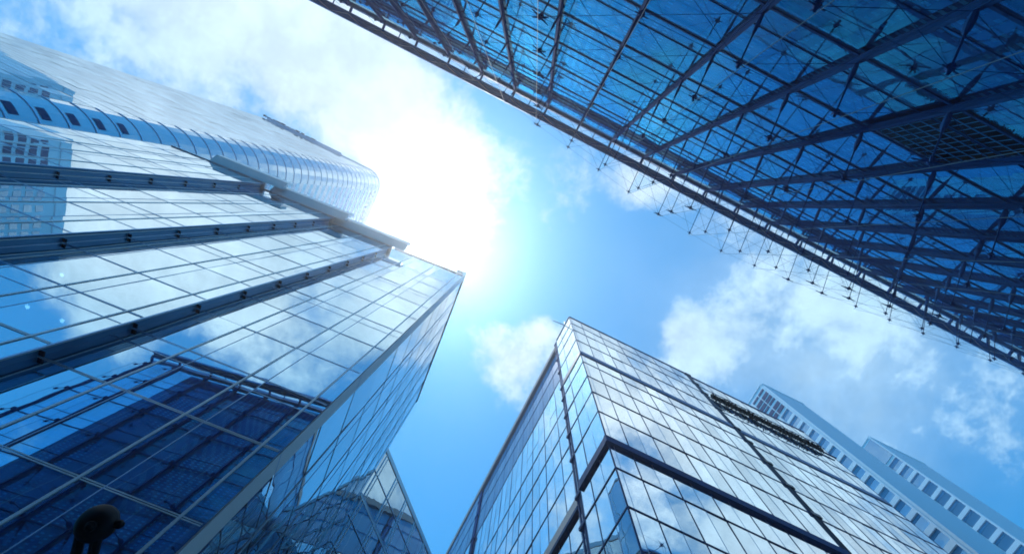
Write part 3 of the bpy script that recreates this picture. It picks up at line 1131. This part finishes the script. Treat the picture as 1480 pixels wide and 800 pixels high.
# ================================================================== PALE TOWER SEEN MIRRORED IN THE GLASS
HW = 150.0
xw = -1.0885 * HW
frW = Frame((xw, 0, 0), pi / 2, -1)
WT = thing('white_tower', 'white tower with rows of windows, mirrored in the glass bays at the left', 'building', (xw, -36, 0))
ya, yb = -.05 * HW, -.33 * HW
MB().box(frW, (yb, ya), (-30, -.5), (-1.5, HW)).build('wall', 'stone_white', WT)
wl, wd = MB(), MB()
nc = 12
for i in range(nc):
    y0_ = ya - .9 - i * (ya - yb - 1) / nc
    wide = 1.9 if i % 3 != 1 else 2.4
    zt_ = HW - 7
    while zt_ > 20:
        (wd if i < 4 else wl).box(frW, (y0_ - wide - .8, y0_ - .6), (-.49, -.35), (zt_ - 2.2, zt_))
        zt_ -= 3.5
wd.build('window', 'louvre', WT, kind='stuff')
wl.build('window', 'T_win', WT, kind='stuff')
MB().box(frW, (yb, ya), (-.49, -.1), (HW - 3.2, HW + .3)).build('roof_edge', 'stone_white', WT)

# ================================================================== FLOODLIGHT ON ITS BRACKET
r = RX * (138 - 740) + RD * (757 - 400) + RF * FPX
nL = Vector((-sin(thL), cos(thL), 0))
hd = r * (10.6 / r.dot(nL)) + Vector((0, 0, CAMZ))
FLt = thing('floodlight', 'black round floodlight on a two-armed bracket in front of the dark lower panes, bottom left', 'floodlight', tuple(hd + nL * 1.38))
toc = (Vector((0, 0, CAMZ)) - hd).normalized()
ax = (r.normalized() + Vector((.12, 0, .28))).normalized()
s_ = .76
prof = [(-.42, .10), (-.40, .20), (-.30, .36), (-.12, .47), (.06, .52), (.12, .535), (.14, .52), (.16, .535), (.22, .535), (.24, .49)]
MB().lathe(hd, ax, [(a_ * s_, b_ * s_) for a_, b_ in prof], 28).build('lamp_head', 'black_metal', FLt, smooth=True)
MB().lathe(hd + ax * .243 * s_, ax, [(0, .48 * s_), (.03, .40 * s_), (.045, .2 * s_)], 28).build('lens', 'L_side', FLt)
uL_ = Vector((cos(thL), sin(thL), 0))
for sx in (-1, 1):
    p0 = hd + uL_ * (.19 * sx) - Z * .1 + nL * .12
    p1 = hd + uL_ * (.19 * sx) - Z * .1 + nL * 1.36
    mb = MB().tube(p0, p1, .11, .11, 10)
    mb.build('bracket_arm', 'black_metal', FLt)
MB().tube(hd - uL_ * .3 + nL * 1.2 - Z * .1, hd + uL_ * .3 + nL * 1.2 - Z * .1, .06, n=8).build('cross_tie', 'black_metal', FLt)
side_k = hd + uL_ * .38 + Z * .17 - nL * .02
MB().lathe(side_k, (uL_ + Z * .4), [(-.1, .07), (0, .10), (.06, .10), (.10, .06), (.13, .04)], 10).build('pivot_knob', 'black_metal', FLt)
MB().lathe(hd - ax * .30, -ax, [(0, .12), (.1, .11), (.16, .05)], 10).build('rear_gland', 'black_metal', FLt)

# ================================================================== AIR
hz_m, nt_, N_, L_ = new_mat('haze')
ho = out_node(nt_)
pv = N_.new('ShaderNodeVolumePrincipled')
pv.inputs['Color'].default_value = (.80, .89, .97, 1)
pv.inputs['Density'].default_value = .0011
pv.inputs['Anisotropy'].default_value = .82
L_.new(pv.outputs[0], ho.inputs['Volume'])
hb_ = MB().box(Frame((0, 0, 0), 0), (-450, 450), (-450, 450), (-1.0 - CAMZ, 158))
ha = hb_.build('haze', hz_m)
ha['kind'] = 'stuff'

# ================================================================== SKY AND SUN
def pix_dir(x, y):
    v = (RX * (x - 740) + RD * (y - 400) + RF * FPX)
    return v.normalized()


sd = pix_dir(621, 350)
sun_el = math.asin(sd.z)
sun_az = math.atan2(sd.x, sd.y)           # clockwise from +Y
sl = bpy.data.lights.new('sun', 'SUN')
sl.energy = 2.4
sl.angle = radians(.5)
sl.color = (1.0, .95, .88)
so = bpy.data.objects.new('sun', sl)
COL.objects.link(so)
so.rotation_euler = (-sd).to_track_quat('-Z', 'Y').to_euler()
so.location = sd * 400

wd_ = bpy.data.worlds.new('World')
S.world = wd_
wd_.use_nodes = True
nt = wd_.node_tree
nt.nodes.clear()
N, L = nt.nodes, nt.links


def nd(t, **k):
    n = N.new(t)
    for a, b in k.items():
        setattr(n, a, b)
    return n


def math_(op, a, b=None, c=None, clamp=False):
    n = nd('ShaderNodeMath', operation=op, use_clamp=clamp)
    for i, v in enumerate((a, b, c)):
        if v is None:
            continue
        if isinstance(v, (int, float)):
            n.inputs[i].default_value = v
        else:
            L.new(v, n.inputs[i])
    return n.outputs[0]


def ramp(v, a, b, lo=0., hi=1., smooth=True):
    n = nd('ShaderNodeMapRange')
    n.interpolation_type = 'SMOOTHSTEP' if smooth else 'LINEAR'
    L.new(v, n.inputs['Value'])
    n.inputs['From Min'].default_value = a
    n.inputs['From Max'].default_value = b
    n.inputs['To Min'].default_value = lo
    n.inputs['To Max'].default_value = hi
    return n.outputs['Result']


def mixc(f, a, b, blend='MIX'):
    n = nd('ShaderNodeMix', data_type='RGBA', blend_type=blend)
    for k, v in (('Factor', f), ('A', a), ('B', b)):
        if isinstance(v, (int, float)):
            n.inputs[k].default_value = v
        elif isinstance(v, tuple):
            n.inputs[k].default_value = (*v, 1)
        else:
            L.new(v, n.inputs[k])
    return n.outputs['Result']


sky = nd('ShaderNodeTexSky', sky_type='NISHITA')
sky.sun_disc = False
sky.sun_elevation = sun_el
sky.sun_rotation = sun_az
sky.air_density = 1.0
sky.dust_density = .3
sky.ozone_density = 2.0
tc = nd('ShaderNodeTexCoord')
dirv = tc.outputs['Generated']
sp = nd('ShaderNodeSeparateXYZ')
L.new(dirv, sp.inputs[0])
zz = math_('MAXIMUM', sp.outputs['Z'], .12)
cxn = math_('DIVIDE', sp.outputs['X'], zz)
cyn = math_('DIVIDE', sp.outputs['Y'], zz)
cb = nd('ShaderNodeCombineXYZ')
L.new(cxn, cb.inputs[0])
L.new(cyn, cb.inputs[1])
cloudp = cb.outputs[0]


def noise(vec, scale, detail, rough, dist=0.0, off=(0, 0, 0)):
    mp = nd('ShaderNodeMapping')
    mp.inputs['Location'].default_value = off
    L.new(vec, mp.inputs['Vector'])
    n = nd('ShaderNodeTexNoise')
    n.inputs['Scale'].default_value = scale
    n.inputs['Detail'].default_value = detail
    n.inputs['Roughness'].default_value = rough
    n.inputs['Distortion'].default_value = dist
    L.new(mp.outputs['Vector'], n.inputs['Vector'])
    return n.outputs['Fac']


def blob(x, y, rad, amt):
    """a patch of the cloud deck: centre given as a place in the deck, radius in deck units"""
    d = pix_dir(x, y)
    c = (d.x / d.z, d.y / d.z)
    dx = math_('SUBTRACT', cxn, c[0])
    dy = math_('SUBTRACT', cyn, c[1])
    q = math_('ADD', math_('MULTIPLY', dx, dx), math_('MULTIPLY', dy, dy))
    e = math_('EXPONENT', math_('MULTIPLY', q, -1 / (rad * rad)))
    return math_('MULTIPLY', e, amt)


def deck(X, Y, rad, amt):
    dx = math_('SUBTRACT', cxn, X)
    dy = math_('SUBTRACT', cyn, Y)
    q = math_('ADD', math_('MULTIPLY', dx, dx), math_('MULTIPLY', dy, dy))
    e = math_('EXPONENT', math_('MULTIPLY', q, -1 / (rad * rad)))
    return math_('MULTIPLY', e, amt)


cover = None
BL = [(430, 40, .18, .28), (520, 140, .16, .36), (600, 230, .15, .34), (690, 235, .12, .20), (620, 330, .14, .25),
      (300, 20, .25, .16), (90, 10, .25, .16), (250, 90, .2, .10),
      (705, 485, .05, .26), (745, 525, .085, .36), (785, 480, .05, .28), (925, 270, .06, .34),
      (985, 480, .07, .28), (1080, 460, .10, .16), (1180, 480, .16, .13), (1330, 540, .2, .11), (1440, 620, .2, .11),
      (1020, 540, .1, .22), (1250, 430, .18, .08),
      (900, 370, .13, -.30), (620, 640, .24, -.34), (580, 780, .3, -.3), (870, 420, .1, -.22), (730, 160, .07, -.16), (700, 400, .09, -.14)]
for b_ in BL:
    v = blob(*b_)
    cover = v if cover is None else math_('ADD', cover, v)
# cloud banks added in sky the facades mirror, to shape and whiten their reflections
for b_ in ((-.95, -.56, .16, .22), (-1.2, -.70, .18, -.28), (-.80, -.74, .16, -.22), (-.42, -.55, .16, .22), (-.30, -.72, .16, -.15),
           (-.62, -.42, .12, .2), (-.95, -.34, .28, .6), (-.66, -.34, .15, .5), (-.22, -.34, .10, .5), (-.30, -.36, .14, .30), 
           (-1.3, -.3, .3, .2), (-1.05, -.14, .14, -.05),
           (.22, -.24, .16, .34), (.42, -.34, .20, .30), (.75, -.30, .25, .32), (.55, -.52, .16, .10), (.85, -.55, .22, .26),
           (.68, -.45, .07, -.22), (1.15, -.45, .2, .28), (1.3, -.66, .2, .2), (.45, -.44, .07, -.15), (.5, -.65, .12, .15),
           (-.05, -.9, .3, .12), (2.0, -1.0, .8, .15), (-.9, -1.25, .35, .12),
           (.1, .55, .3, .12), (-.6, .7, .4, .15), (1.4, .9, .5, .15), (-1.6, .5, .6, .2)):
    cover = math_('ADD', cover, deck(*b_))
n_big = noise(cloudp, 3.0, 9, .60, .12, (3.1, 1.7, .4))
n_med = noise(cloudp, 8.5, 10, .66, .15, (.3, 5.2, 1.1))
n_fine = noise(cloudp, 24.0, 8, .65, .2, (7, 2, 3))
den = math_('ADD', math_('MULTIPLY', n_big, .42), math_('MULTIPLY', n_med, .46))
den = math_('ADD', den, math_('MULTIPLY', n_fine, .09))
den = math_('ADD', den, math_('MULTIPLY', cover, .62))
cl = ramp(den, .50, .74)
cl = math_('MULTIPLY', cl, .96)
# towards the horizon the deck thins into haze
hz = ramp(sp.outputs['Z'], .0, .35)
cl = math_('MULTIPLY', cl, hz)
veil = math_('MULTIPLY', math_('ADD', blob(1230, 500, .38, .78), blob(160, 40, .3, .4)), ramp(n_big, .3, .65, .45, 1.0), clamp=True)
cl = math_('MAXIMUM', cl, veil)
# angle from the sun
sv = nd('ShaderNodeVectorMath', operation='DOT_PRODUCT')
L.new(dirv, sv.inputs[0])
sv.inputs[1].default_value = tuple(sd)
ct = sv.outputs['Value']
one = math_('SUBTRACT', 1.0, ct)                      # ~ angle^2 / 2
core = math_('EXPONENT', math_('MULTIPLY', one, -300.0))
halo = math_('EXPONENT', math_('MULTIPLY', one, -26.0))
wide = math_('EXPONENT', math_('MULTIPLY', one, -7.0))
SK = 10.0
blue = mixc(1.0, sky.outputs['Color'], (.15, 1.50, 2.05), 'MULTIPLY')
shade = ramp(n_med, .3, .75, .80, 1.10)
cw = mixc(wide, (5.3, 8.1, 10.2), (7.0, 8.0, 9.3))
bright = math_('ADD', math_('ADD', math_('ADD', deck(-.90, -.36, .25, 1.2), math_('ADD', deck(-.58, -.46, .17, 1.0), deck(-.22, -.34, .11, 1.2))), deck(.45, -.40, .22, .8)), deck(1.1, -.58, .25, .5), clamp=True)  # bright unseen cloud patches, added to whiten the mirroring glass
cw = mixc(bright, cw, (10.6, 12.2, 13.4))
cwm = nd('ShaderNodeVectorMath', operation='SCALE')
L.new(cw, cwm.inputs[0])
L.new(shade, cwm.inputs['Scale'])
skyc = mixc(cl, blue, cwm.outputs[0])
skyc = mixc(math_('MULTIPLY', wide, .06), skyc, (7.5, 8.6, 10.0))
skyc = mixc(math_('MULTIPLY', halo, .05), skyc, (7.0, 7.6, 8.6))
add = mixc(core, (0, 0, 0), (.5, .5, .5))
skyc = mixc(1.0, skyc, add, 'ADD')
bg = nd('ShaderNodeBackground')
L.new(skyc, bg.inputs['Color'])
bg.inputs['Strength'].default_value = .1
wo = nd('ShaderNodeOutputWorld')
L.new(bg.outputs[0], wo.inputs['Surface'])
wd_.cycles.sampling_method = 'AUTOMATIC'

# ------------------------------------------------------------------ render settings
S.view_settings.view_transform = 'Standard'
S.view_settings.look = 'None'
S.view_settings.exposure = .26
S.view_settings.gamma = 1
S.view_settings.use_curve_mapping = False
S.render.engine = 'CYCLES'
c = S.cycles
c.max_bounces = 10
c.glossy_bounces = 5
c.diffuse_bounces = 3
c.transmission_bounces = 4
c.transparent_max_bounces = 24
c.filter_width = 1.75
c.use_denoising = True
c.sample_clamp_indirect = 8
c.caustics_reflective = False
